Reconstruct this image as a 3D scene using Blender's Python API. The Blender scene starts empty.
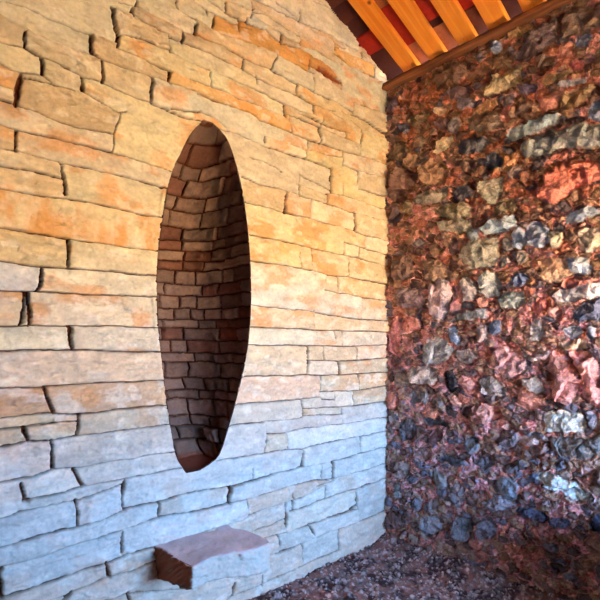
import bpy, bmesh, math, random
import numpy as np
from mathutils import Vector

random.seed(7)
RNG = np.random.default_rng(11)
C = bpy.context.scene.collection
scene = bpy.context.scene

# ---------------------------------------------------------------- camera model
# room frame: the corner of the two stone walls is the z axis; the pale wall
# runs along -x (plane y=0), the rubble wall along -y (plane x=0).
F = 474.0
PX, PY = 300.0, 345.0
CAM = (-3.165, -2.370, 1.60)
AX, AY = 0.7357, -0.6780       # camera right in the room
BX, BY = 0.6780, 0.7350        # camera forward in the room

def left_wall(px, py):
    """picture point -> (x, z) on the pale wall plane y=0"""
    px = np.asarray(px, float); py = np.asarray(py, float)
    a = (px - PX) / F
    dx = a * AX + BX; dy = a * AY + BY
    t = -CAM[1] / dy
    return CAM[0] + t * dx, CAM[2] - t * (py - PY) / F

def right_wall(px, py):
    """picture point -> (y, z) on the rubble wall plane x=0"""
    px = np.asarray(px, float); py = np.asarray(py, float)
    a = (px - PX) / F
    dx = a * AX + BX; dy = a * AY + BY
    t = -CAM[0] / dx
    return CAM[1] + t * dy, CAM[2] - t * (py - PY) / F

PLATE_Z = 3.780                 # where the roof meets the rubble wall
SLOPE = 0.36
RIDGE_X = -2.2
def roof_z(x):
    x = np.asarray(x, float)
    return np.where(x > RIDGE_X, PLATE_Z - SLOPE * x, PLATE_Z - SLOPE * (2 * RIDGE_X - x))

def roof_point(px, py, drop=0.0):
    """picture point -> point on the roof's underside"""
    a = (px - PX) / F; b = -(py - PY) / F
    dx = a * AX + BX; dy = a * AY + BY
    t = (PLATE_Z - drop - CAM[2] - SLOPE * CAM[0]) / (b + SLOPE * dx)
    return CAM[0] + t * dx, CAM[1] + t * dy, CAM[2] + t * b

# ---------------------------------------------------------------- numpy noise
_T = RNG.random((256, 256))
def vnoise(x, y):
    xi = np.floor(x).astype(int); yi = np.floor(y).astype(int)
    fx = x - xi; fy = y - yi
    fx = fx * fx * fx * (fx * (fx * 6 - 15) + 10); fy = fy * fy * fy * (fy * (fy * 6 - 15) + 10)
    a = _T[xi & 255, yi & 255]; b = _T[(xi + 1) & 255, yi & 255]
    c = _T[xi & 255, (yi + 1) & 255]; d = _T[(xi + 1) & 255, (yi + 1) & 255]
    return (a + (b - a) * fx) * (1 - fy) + (c + (d - c) * fx) * fy
def fbm(x, y, o=4, seed=0):
    s = 0; a = .5; n = 0
    for k in range(o):
        s = s + a * vnoise(x * 2 ** k + 17.3 * k + seed * 7.7, y * 2 ** k + 5.1 * k + seed * 3.3); n += a; a *= .5
    return s / n            # 0..1
_J = RNG.random((256, 256, 4))
def worley(x, y, jit=.9, seed=0):
    xi = np.floor(x).astype(int); yi = np.floor(y).astype(int)
    f1 = np.full(x.shape, 9.); f2 = np.full(x.shape, 9.); idx = np.zeros(x.shape); idy = np.zeros(x.shape)
    for i in (-1, 0, 1):
        for j in (-1, 0, 1):
            cx = xi + i; cy = yi + j
            r = _J[(cx + seed * 31) & 255, (cy + seed * 57) & 255]
            d = np.hypot(cx + .5 + jit * (r[..., 0] - .5) - x, cy + .5 + jit * (r[..., 1] - .5) - y)
            n = d < f1
            f2 = np.where(n, f1, np.minimum(f2, d))
            f1 = np.where(n, d, f1); idx = np.where(n, cx, idx); idy = np.where(n, cy, idy)
    r = _J[(idx.astype(int) + seed * 31 + 9) & 255, (idy.astype(int) + seed * 57 + 5) & 255]
    return f1, f2, r
def sstep(a, b, x):
    t = np.clip((x - a) / (b - a), 0, 1); return t * t * (3 - 2 * t)
def lin(c):
    c = np.asarray(c, float) / 255.
    return np.where(c <= .04045, c / 12.92, ((c + .055) / 1.055) ** 2.4)
def mix(a, b, t): return a * (1 - t[..., None]) + b * t[..., None]

# ---------------------------------------------------------------- materials
def new_mat(name):
    m = bpy.data.materials.new(name); m.use_nodes = True
    nt = m.node_tree; return m, nt, nt.nodes['Principled BSDF']

def stone_mat(name, rough=.86, bump=.35, scale=70, speck=.14):
    """per-stone colour attribute + procedural mottling and grain"""
    m, nt, b = new_mat(name); N = nt.nodes; L = nt.links
    at = N.new('ShaderNodeAttribute'); at.attribute_name = 'Col'
    tc = N.new('ShaderNodeTexCoord')
    no = N.new('ShaderNodeTexNoise'); no.inputs['Scale'].default_value = scale; no.inputs['Detail'].default_value = 8
    no.inputs['Roughness'].default_value = .7
    L.new(tc.outputs['Object'], no.inputs['Vector'])
    mr = N.new('ShaderNodeMapRange'); mr.inputs[1].default_value = .3; mr.inputs[2].default_value = .7
    mr.inputs[3].default_value = 1 - speck; mr.inputs[4].default_value = 1 + speck
    L.new(no.outputs[0], mr.inputs[0])
    mu = N.new('ShaderNodeVectorMath'); mu.operation = 'SCALE'
    L.new(at.outputs['Color'], mu.inputs[0]); L.new(mr.outputs[0], mu.inputs['Scale'])
    L.new(mu.outputs[0], b.inputs['Base Color'])
    bp = N.new('ShaderNodeBump'); bp.inputs['Strength'].default_value = bump; bp.inputs['Distance'].default_value = .006
    L.new(no.outputs[0], bp.inputs['Height']); L.new(bp.outputs[0], b.inputs['Normal'])
    b.inputs['Roughness'].default_value = rough
    b.inputs['Specular IOR Level'].default_value = .12
    return m

def wood_mat(name, c1, c2, rough=.45, axis='X', spec=.4):
    m, nt, b = new_mat(name); N = nt.nodes; L = nt.links
    tc = N.new('ShaderNodeTexCoord'); mp = N.new('ShaderNodeMapping')
    mp.inputs['Scale'].default_value = (1.2, 26, 26) if axis == 'X' else (26, 1.2, 26)
    L.new(tc.outputs['Object'], mp.inputs[0])
    no = N.new('ShaderNodeTexNoise'); no.inputs['Scale'].default_value = 1.6; no.inputs['Detail'].default_value = 6
    no.inputs['Distortion'].default_value = .6
    L.new(mp.outputs[0], no.inputs['Vector'])
    r = N.new('ShaderNodeValToRGB'); r.color_ramp.elements[0].position = .3; r.color_ramp.elements[1].position = .72
    r.color_ramp.elements[0].color = (*lin(c1), 1); r.color_ramp.elements[1].color = (*lin(c2), 1)
    L.new(no.outputs[0], r.inputs[0])
    vo = N.new('ShaderNodeTexVoronoi'); vo.inputs['Scale'].default_value = 5.5
    L.new(tc.outputs['Object'], vo.inputs['Vector'])
    kr = N.new('ShaderNodeMapRange'); kr.inputs[1].default_value = .05; kr.inputs[2].default_value = .12
    L.new(vo.outputs['Distance'], kr.inputs[0])
    mx = N.new('ShaderNodeMix'); mx.data_type = 'RGBA'
    mx.inputs['A'].default_value = (*lin((120, 62, 25)), 1)
    L.new(kr.outputs[0], mx.inputs['Factor']); L.new(r.outputs[0], mx.inputs['B'])
    L.new(mx.outputs['Result'], b.inputs['Base Color'])
    bp = N.new('ShaderNodeBump'); bp.inputs['Strength'].default_value = .2; bp.inputs['Distance'].default_value = .003
    L.new(no.outputs[0], bp.inputs['Height']); L.new(bp.outputs[0], b.inputs['Normal'])
    b.inputs['Roughness'].default_value = rough; b.inputs['Specular IOR Level'].default_value = spec
    return m

def plain_mat(name, col, scale=6, var=.25, rough=.9):
    m, nt, b = new_mat(name); N = nt.nodes; L = nt.links
    tc = N.new('ShaderNodeTexCoord')
    no = N.new('ShaderNodeTexNoise'); no.inputs['Scale'].default_value = scale; no.inputs['Detail'].default_value = 6
    L.new(tc.outputs['Object'], no.inputs['Vector'])
    r = N.new('ShaderNodeValToRGB'); c = lin(col)
    r.color_ramp.elements[0].position = .3; r.color_ramp.elements[1].position = .7
    r.color_ramp.elements[0].color = (*(c * (1 - var)), 1); r.color_ramp.elements[1].color = (*np.minimum(c * (1 + var), 1), 1)
    L.new(no.outputs[0], r.inputs[0]); L.new(r.outputs[0], b.inputs['Base Color'])
    b.inputs['Roughness'].default_value = rough
    return m

M_LIME = stone_mat('pale_limestone', bump=.6, scale=60, speck=.09)
M_RUBBLE = stone_mat('rubble_masonry', bump=1.0, scale=95, speck=.34, rough=.97)
M_NICHE = stone_mat('niche_masonry', bump=.4, scale=60, speck=.15)
M_GROUND = stone_mat('gravel_earth', bump=.8, scale=90, speck=.35, rough=.9)
M_TILE = stone_mat('terracotta', bump=.15, scale=40, speck=.18, rough=.7)
M_RAFTER = wood_mat('varnished_pine', (224, 132, 38), (242, 164, 64), rough=.42)
M_PLATE = wood_mat('weathered_timber', (105, 62, 42), (150, 98, 66), rough=.8, axis='Y', spec=.2)
M_PLASTER = plain_mat('rough_lime_plaster', (150, 125, 105), scale=5)
M_OUT = plain_mat('dry_ochre_ground', (236, 190, 126), scale=1.2, var=.12)

# ---------------------------------------------------------------- mesh helpers
def link(o, parent=None):
    C.objects.link(o)
    if parent is not None: o.parent = parent
    return o

def obj_from(name, verts, faces, mat, col=None, smooth=True, parent=None):
    verts = np.asarray(verts, np.float32).reshape(-1, 3)
    me = bpy.data.meshes.new(name)
    if isinstance(faces, np.ndarray):
        nf, k = faces.shape
        me.vertices.add(len(verts)); me.vertices.foreach_set('co', verts.ravel())
        me.loops.add(nf * k); me.loops.foreach_set('vertex_index', faces.astype(np.int32).ravel())
        me.polygons.add(nf); me.polygons.foreach_set('loop_start', np.arange(0, nf * k, k, dtype=np.int32))
        me.polygons.foreach_set('use_smooth', np.full(nf, smooth))
        me.update(calc_edges=True); me.validate()
    else:
        me.from_pydata([tuple(map(float, v)) for v in verts], [], faces); me.update()
        for p in me.polygons: p.use_smooth = smooth
    if col is not None:
        ca = me.color_attributes.new('Col', 'FLOAT_COLOR', 'POINT')
        cc = np.ones((len(me.vertices), 4), np.float32); cc[:, :3] = np.clip(np.asarray(col).reshape(-1, 3), 0, .95)
        ca.data.foreach_set('color', cc.ravel())
    me.materials.append(mat)
    return link(bpy.data.objects.new(name, me), parent)

def grid_faces(nr, nc, keep=None, flip=False):
    i = np.arange(nr - 1)[:, None]; j = np.arange(nc - 1)[None, :]
    a = i * nc + j
    f = np.stack([a, a + 1, a + nc + 1, a + nc], -1)
    if flip: f = f[..., ::-1]
    f = f.reshape(-1, 4)
    if keep is not None: f = f[keep.ravel()]
    return f

def box_mesh(bm, x0, x1, y0, y1, z0, z1):
    v = [bm.verts.new(p) for p in ((x0,y0,z0),(x1,y0,z0),(x1,y1,z0),(x0,y1,z0),(x0,y0,z1),(x1,y0,z1),(x1,y1,z1),(x0,y1,z1))]
    for q in ((0,3,2,1),(4,5,6,7),(0,1,5,4),(1,2,6,5),(2,3,7,6),(3,0,4,7)): bm.faces.new([v[k] for k in q])

def bm_obj(name, bm, mat, parent=None, smooth=False):
    bmesh.ops.recalc_face_normals(bm, faces=bm.faces)
    me = bpy.data.meshes.new(name); bm.to_mesh(me); bm.free()
    for p in me.polygons: p.use_smooth = smooth
    me.materials.append(mat)
    return link(bpy.data.objects.new(name, me), parent)

def struct(o, label=None):
    o['kind'] = 'structure'
    if label: o['label'] = label
    return o
def tag(o, label, cat, group=None):
    o['label'] = label; o['category'] = cat
    if group: o['group'] = group
    return o

# ================================================================ PALE WALL
# mortarless joints of the pale wall, read off the stones: (width, points)
BED = 1.15
BEDS = [
 [(8,-4),(20,0),(50,15),(70,23),(94,32),(116,42)],
 [(-6,11),(0,14),(26,30),(50,39),(74,48),(92,54),(104,60),(124,68),(150,77),(169,83),(196,91),(220,102)],
 [(-6,38),(0,41),(22,47),(32,52),(42,57)], [(27,48),(42,57),(62,66),(80,76),(102,82),(126,93),(151,102)],
 [(-6,59),(0,62),(18,72),(40,74),(54,83),(80,91),(96,100),(118,112),(126,112)], [(18,72),(20,77),(36,79),(54,84)],
 [(-6,85),(0,86),(16,91)], [(-6,98),(0,100),(20,106),(53,119),(80,128),(106,133),(112,134)],
 [(-6,123),(0,124),(12,128),(20,130),(54,137),(86,146),(112,153),(126,156),(144,163),(170,171)],
 [(-6,147),(0,148),(18,150),(40,157),(60,163),(84,167),(104,172),(120,175),(140,181),(168,188)],
 [(-6,163),(0,165),(30,171),(62,179)],
 [(-6,186),(0,187),(40,195),(66,199),(94,203),(126,210),(140,214),(164,218)],
 [(-6,227),(0,228),(40,233),(67,238),(110,244),(160,252)],
 [(-6,260),(0,261),(40,266),(68,268),(90,270),(120,272),(160,277)],
 [(-6,290),(0,290),(28,291),(60,292),(90,294),(120,295),(160,297)],
 [(-6,326),(0,326),(66,326),(120,326),(161,328)],
 [(-6,351),(0,351),(70,350),(120,351),(163,352)],
 [(-6,388),(0,388),(40,387),(80,384),(120,382),(166,380)],
 [(-6,420),(0,419),(48,413),(62,414),(76,414),(100,412),(120,409),(169,405)],
 [(-6,431),(0,430),(26,427),(60,423),(77,421)],
 [(-6,449),(0,448),(26,442),(54,440),(78,436),(100,434),(120,430),(172,424)],
 [(-6,484),(0,483),(30,477),(53,470),(75,468),(100,464),(140,457),(176,451)],
 [(25,501),(50,496),(67,492),(81,486),(100,483),(127,479),(150,474),(182,468)],
 [(-6,520),(0,518),(20,512),(50,506),(78,500),(100,493),(125,484)],
 [(124,509),(158,503),(180,496),(210,490),(230,487),(256,480),(280,473),(298,468),(322,464),(333,461),(361,453),(387,447)],
 [(-6,549),(0,547),(32,539),(60,530),(80,527),(100,521),(124,510)],
 [(-6,568),(0,566),(20,562),(40,557),(70,546),(100,538),(122,531),(146,522),(158,518),(186,513),(207,509),(228,503),(246,500),(270,493),(290,487),(314,481),(333,479),(350,474),(366,470),(388,463)],
 [(-6,602),(4,598),(40,587),(76,574),(108,564),(128,555),(150,549),(180,541),(214,529),(242,521),(249,516),(268,508),(284,503),(300,498),(326,485)],
 [(40,606),(70,593),(90,585),(108,577),(132,571),(157,561)], [(100,603),(128,594),(160,591),(184,588),(205,583)],
 # upper middle
 [(112,5),(133,15),(156,28),(169,36),(182,41),(200,48),(220,58),(242,69)],
 [(122,0),(138,6),(166,20),(183,30),(197,34),(220,44),(242,56),(246,59),(272,70)],
 [(119,33),(140,39),(168,50),(190,62),(210,70),(234,80),(258,90),(286,104),(314,116)],
 [(118,48),(140,58),(171,71),(190,80),(212,87),(240,99),(262,108),(286,117)],
 [(151,102),(170,112),(198,121),(220,129),(240,135),(266,146),(306,158),(318,163),(332,168)],
 [(170,110),(200,112),(214,118),(226,127)],
 [(180,9),(198,19),(213,29),(230,36),(250,43),(278,55),(314,74)],
 [(196,0),(208,9),(226,17),(238,24),(252,30)], [(205,-4),(226,12),(238,19),(248,23),(266,30),(282,44)],
 [(252,6),(266,12),(284,24),(300,37)], [(250,-4),(254,8)], [(256,17),(280,32),(300,43),(320,53),(342,66)],
 [(266,15),(300,36)], [(276,2),(300,21),(320,32),(333,43),(346,48)], [(282,44),(300,49),(320,60),(334,72),(342,84)],
 [(243,70),(254,77),(274,86),(296,95),(314,105),(330,112),(346,120)],
 [(272,70),(296,84),(314,93),(338,102),(353,112)],
 [(197,94),(226,104),(248,111),(262,120),(292,132)],
 [(286,114),(300,118),(322,128),(344,138),(361,144)], [(292,132),(310,139),(322,143),(344,151),(361,156),(375,160),(388,166)],
 [(265,136),(285,143),(305,151)],[(265,136),(265,143)], [(310,150),(326,154),(343,157)],
 [(250,157),(262,161),(276,167),(282,172)],
 [(242,176),(256,183),(272,187),(300,195),(328,204),(350,212),(388,221)],
 [(299,175),(320,183),(332,191)], [(300,184),(327,194)], [(328,193),(344,196),(388,210)],
 [(245,202),(270,208),(286,213),(312,219),(330,224),(354,231),(364,235),(388,241)],
 [(343,164),(358,171),(388,180)], [(359,189),(388,197)],
 [(249,235),(270,238),(300,245),(320,250),(344,255),(360,258),(388,266)],
 [(343,242),(360,247),(388,255)],
 [(250,261),(280,265),(300,268),(324,274),(350,277),(388,284)],
 [(324,290),(340,293),(362,297),(388,300)],
 [(251,305),(280,308),(300,310),(314,312),(346,318),(388,321)],
 [(249,327),(280,328),(300,329),(312,330),(350,331),(388,332)],
 [(248,345),(280,345),(320,346),(343,346),(388,345)],
 [(307,360),(340,361),(388,358)],
 [(242,377),(280,376),(308,375),(340,375),(388,372)],
 [(321,392),(340,391),(360,390),(388,386)],
 [(234,405),(260,403),(280,401),(300,399),(320,397),(322,400),(336,400)],
 [(302,409),(340,407),(354,406),(387,401)], [(304,416),(330,415),(343,414)],
 [(228,427),(245,424),(266,422),(300,418),(304,416)],
 [(266,434),(288,433),(305,428),(320,427),(342,424),(387,417)],
 [(217,461),(240,457),(264,453),(288,450),(303,449),(326,443),(352,438),(387,431)],
 [(246,500),(249,516)],[(316,486),(333,481)],
 [(290,512),(326,499),(346,492),(357,489),(388,478)],
 [(254,531),(272,526),(286,519)], [(266,539),(288,533),(306,526),(330,518),(358,508)],
 [(275,554),(296,547),(310,540),(338,529),(360,522),(388,511)], [(288,532),(290,533)],
 [(276,577),(300,567),(320,558),(340,550)], [(221,602),(240,592),(262,584),(278,577)],
 # toward the roof
 [(250,-4),(300,22)], [(300,21),(332,36),(358,50)], [(334,46),(360,58),(374,66),(388,72)], [(308,66),(330,78),(342,92),(354,102),(388,115)],
 [(333,53),(348,66),(374,78),(388,84)], [(300,62),(320,72),(342,80)],
 [(300,86),(314,92),(330,98)], [(300,96),(316,105),(336,112)], [(300,112),(320,124),(350,134)],
 [(352,114),(366,120),(388,134)], [(352,120),(364,130),(388,139)], [(364,104),(388,126)],
 [(330,0),(350,22),(372,50)],[(345,14),(380,70)], [(290,-20),(330,10),(358,40)], [(255,-30),(300,-6),(330,10)],
 [(212,-8),(250,10),(266,15)],
]
VERT = [
 (2.2,[(26,31),(25,47)]),(1.6,[(94,34),(94,55)]),(1.8,[(112,4),(115,20),(119,34),(116,44)]),(2.6,[(103,61),(102,83)]),
 (2.4,[(42,58),(43,74)]),(2.6,[(82,78),(83,92)]),(4.2,[(20,77),(19,90),(16,105)]),(1.5,[(14,90),(16,104)]),
 (2.6,[(18,130),(17,151)]),(3,[(60,163),(63,180),(66,194)]),(1.5,[(113,134),(112,152)]),(1.2,[(121,112),(117,122),(113,133)]),
 (1.7,[(69,239),(67,267)]),(1.8,[(42,266),(41,280),(37,291)]),(2.2,[(26,291),(23,312),(20,325)]),(3,[(29,292),(28,326)]),
 (2.6,[(69,327),(71,338),(73,350)]),(3.2,[(43,387),(47,398),(53,413)]),(2,[(78,414),(78,436)]),(3.5,[(24,428),(27,441)]),
 (2.6,[(53,440),(52,455),(53,469)]),(3,[(22,484),(24,500),(28,500)]),(3,[(74,470),(81,485)]),(2.2,[(76,499),(78,512),(79,526)]),
 (2.8,[(125,482),(122,494),(125,509)]),(2.6,[(159,503),(158,517)]),(2.2,[(124,533),(123,554)]),(3,[(108,563),(110,577)]),
 (3,[(2,568),(3,598)]),(3,[(128,593),(131,602)]),(3.4,[(64,600),(70,593)]),
 (2,[(120,34),(116,47)]),(2.2,[(134,8),(134,18)]),(2.2,[(139,-4),(138,6)]),(2.2,[(183,30),(182,42)]),(2.6,[(168,36),(170,52)]),
 (1.4,[(211,73),(211,88)]),(1.8,[(171,72),(169,84)]),(1.3,[(152,79),(152,102)]),(2.4,[(198,24),(196,34)]),(2.6,[(215,16),(213,29)]),
 (1.2,[(179,-2),(180,9)]),(2,[(226,2),(226,12)]),(2,[(208,8),(208,14)]),(2.4,[(239,18),(240,31)]),(2,[(254,7),(252,18)]),(3,[(248,18),(248,24)]),
 (2.6,[(282,35),(281,45)]),(1.8,[(301,35),(300,46)]),(2.6,[(301,10),(300,21)]),(1.4,[(277,54),(272,70)]),(2.4,[(314,78),(314,93)]),(2,[(309,60),(308,69)]),
 (2.6,[(245,60),(243,70)]),(3,[(256,75),(256,83)]),(1.5,[(297,84),(296,95)]),(1.5,[(314,105),(314,117)]),(2,[(286,105),(286,117)]),
 (2.4,[(289,116),(293,132)]),(1.8,[(310,139),(310,150)]),(1.6,[(265,136),(265,143)]),(1.8,[(306,151),(305,158)]),
 (1.4,[(300,175),(300,196)]),(2.6,[(286,192),(285,213)]),(2.4,[(312,200),(311,219)]),(2,[(320,128),(321,143)]),(1.5,[(346,131),(346,140)]),
 (2,[(362,130),(361,156)]),(2,[(344,151),(343,165)]),(2.6,[(332,167),(332,193)]),(2.6,[(358,171),(359,190)]),(1.6,[(343,182),(343,196)]),
 (1.6,[(327,193),(327,204)]),(2.8,[(354,212),(354,231)]),(3,[(365,235),(365,248)]),(2.4,[(343,242),(343,255)]),(2.6,[(359,247),(359,258)]),
 (2.8,[(350,257),(349,277)]),(2.6,[(326,274),(325,290)]),(1.3,[(338,276),(338,292)]),(2.6,[(362,297),(361,319)]),(2.8,[(314,311),(314,330)]),
 (1.3,[(334,331),(335,346)]),(2.4,[(343,331),(344,346)]),(1.6,[(300,247),(301,267)]),(2,[(312,250),(312,269)]),
 (2,[(307,346),(308,360),(308,375)]),(1.6,[(324,346),(324,361)]),(1.3,[(357,346),(357,359)]),(2.8,[(338,361),(340,375)]),
 (2.8,[(320,376),(320,396)]),(2.8,[(358,374),(359,389)]),(1.6,[(335,392),(336,407)]),(1.6,[(354,390),(353,406)]),(2.8,[(301,400),(303,417)]),
 (1.5,[(342,408),(343,424)]),(1.4,[(266,422),(266,434),(264,453)]),(2,[(288,433),(288,450)]),(2.8,[(303,449),(303,467)]),(2,[(361,437),(361,453)]),
 (1.3,[(322,464),(322,480)]),(2.2,[(333,461),(333,480)]),(2.4,[(294,494),(293,511)]),(1.2,[(326,485),(326,499)]),(1.8,[(357,489),(358,506),(359,522)]),
 (3.6,[(309,525),(314,534)]),(1.4,[(339,529),(339,550)]),(2,[(247,500),(249,516)]),(2.6,[(286,503),(287,527)]),(3.8,[(280,536),(280,546)]),
 (1.4,[(302,545),(303,562)]),(2.6,[(262,575),(263,585)]),(3.4,[(235,583),(231,595)]),(3,[(230,487),(230,503)]),(1.4,[(254,481),(254,470)]),
 (3.4,[(352,509),(357,505)]),(2,[(375,66),(374,78)]),(1.6,[(362,52),(362,60)]),(2,[(341,80),(342,92)]),(2.4,[(354,103),(354,113)]),(2,[(314,82),(314,92)]),
 (1.6,[(314,105),(314,116)]),(2,[(358,32),(360,46)]),(2,[(333,42),(334,50)]),(1.6,[(322,118),(320,129)]),
]
# shallow flaking lines on a stone's face, width and points
CRACK = [(1.0,[(276,220),(283,227),(292,238)]),(1.0,[(80,151),(88,158),(96,170),(104,172)]),(1.0,[(70,280),(80,284),(86,285)]),
 (.9,[(64,294),(64,326)]),(.9,[(30,312),(40,320)]),(.9,[(3,205),(6,216),(12,220)]),(.9,[(28,244),(32,256)]),(1.0,[(224,150),(255,160),(280,170)]),
 (1.0,[(116,150),(122,168),(140,181)]),(.9,[(80,390),(80,412)]),(.8,[(90,360),(98,368)]),(.8,[(44,352),(48,360)]),(.9,[(266,440),(268,450),(300,444)])]
WIDE = [(64,600)]

def seg_dist(X, Z, ax, az, bx, bz):
    vx, vz = bx - ax, bz - az
    L2 = vx * vx + vz * vz + 1e-12
    t = np.clip(((X - ax) * vx + (Z - az) * vz) / L2, 0, 1)
    return np.hypot(X - ax - t * vx, Z - az - t * vz)

def line_field(xs, zs, X, Z, lines, proj, R=.05):
    """min over polylines of (distance - half width), on a grid with sorted axes"""
    D = np.full(X.shape, R)
    for w, pts in lines:
        p = np.array(pts, float); qx, qz = proj(p[:, 0], p[:, 1])
        for k in range(len(p) - 1):
            x0, x1 = sorted((qx[k], qx[k + 1])); z0, z1 = sorted((qz[k], qz[k + 1]))
            i0, i1 = np.searchsorted(zs, [z0 - R - .02, z1 + R + .02]); j0, j1 = np.searchsorted(xs, [x0 - R - .02, x1 + R + .02])
            if i1 <= i0 or j1 <= j0: continue
            s = (slice(i0, i1), slice(j0, j1))
            D[s] = np.minimum(D[s], seg_dist(X[s], Z[s], qx[k], qz[k], qx[k + 1], qz[k + 1]) - w)
    return D

def label_regions(mask):
    """connected regions of a boolean grid (row-run union find)"""
    nr, nc = mask.shape; lab = np.zeros(mask.shape, int); par = [0]
    def find(a):
        while par[a] != a: par[a] = par[par[a]]; a = par[a]
        return a
    prev = []
    for i in range(nr):
        m = mask[i].astype(np.int8); d = np.diff(np.concatenate(([0], m, [0])))
        runs = list(zip(np.where(d == 1)[0], np.where(d == -1)[0])); cur = []
        k = 0
        for a, b in runs:
            l = 0
            for (pa, pb, pl) in prev:
                if pa < b and pb > a:
                    r = find(pl)
                    if l == 0: l = r
                    elif l != r: par[r] = l
                if pa >= b: break
            if l == 0: par.append(len(par)); l = len(par) - 1
            cur.append((a, b, l)); lab[i, a:b] = l
        prev = cur
    rt = np.array([find(k) for k in range(len(par))])
    return rt[lab]

# opening of the niche: left and right edge as functions of height
NL = [(203,122.2),(198,124.5),(190,134),(180,154),(172,170),(167,188),(162,220),(157.5,250),(156,273),(156.6,300),(157.8,323),(160,350),(162.5,373),(166,400),(169,420),(172,440),(175,454),(181,467),(186,470.3)]
NR = [(207,122.2),(212,123.8),(218,128),(225,136),(231,150),(237,170),(242,192),(246,220),(248.5,244),(250,270),(250.6,296),(249.6,320),(247.5,345),(243,370),(238,390),(233,410),(227,430),(221,450),(215,461),(206,467),(199,469.8)]
def edge_tab(P):
    p = np.array(P); x, z = left_wall(p[:, 0], p[:, 1]); o = np.argsort(z); return z[o], x[o]
ZL, XL = edge_tab(NL); ZR, XR = edge_tab(NR)
N_TOP = max(ZL[-1], ZR[-1]) + .002; N_BOT = min(ZL[0], ZR[0]) - .002
def smooth_tab(Z, Xv):
    zz = np.linspace(N_BOT, N_TOP, 400); xx = np.interp(zz, Z, Xv)
    k = np.ones(15) / 15; pad = np.pad(xx, 7, mode='reflect', reflect_type='odd'); return zz, np.convolve(pad, k, 'valid')
ZZ, XLs = smooth_tab(ZL, XL); _, XRs = smooth_tab(ZR, XR)
def nich(z):
    l = np.interp(z, ZZ, XLs); r = np.interp(z, ZZ, XRs)
    c = (l + r) / 2; bad = r < l + .004
    return np.where(bad, c - .002, l), np.where(bad, c + .002, r)

def axis(*parts):
    out = []
    for a, b, d in parts: out.append(np.linspace(a, b, max(2, int(round((b - a) / d)) + 1))[:-1])
    return np.concatenate(out + [[parts[-1][1]]])

def far_lines():
    """courses for the stretch of wall outside the traced stones"""
    out = []; z = 0.05; r = random.Random(3)
    beds = []
    while z < 4.95:
        beds.append(z); z += r.uniform(.09, .17)
    for k, z in enumerate(beds):
        out.append((.004, [(-4.5, z), (-3.7, z + r.uniform(-.01, .01)), (-2.80, z + r.uniform(-.01, .01))]))
        x = -4.4 + r.uniform(.1, .4)
        zt = beds[k + 1] if k + 1 < len(beds) else z + .1
        while x < -2.85:
            out.append((.006, [(x, z), (x + r.uniform(-.01, .01), zt)])); x += r.uniform(.25, .55)
    # and the gable above the traced part
    return out

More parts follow.
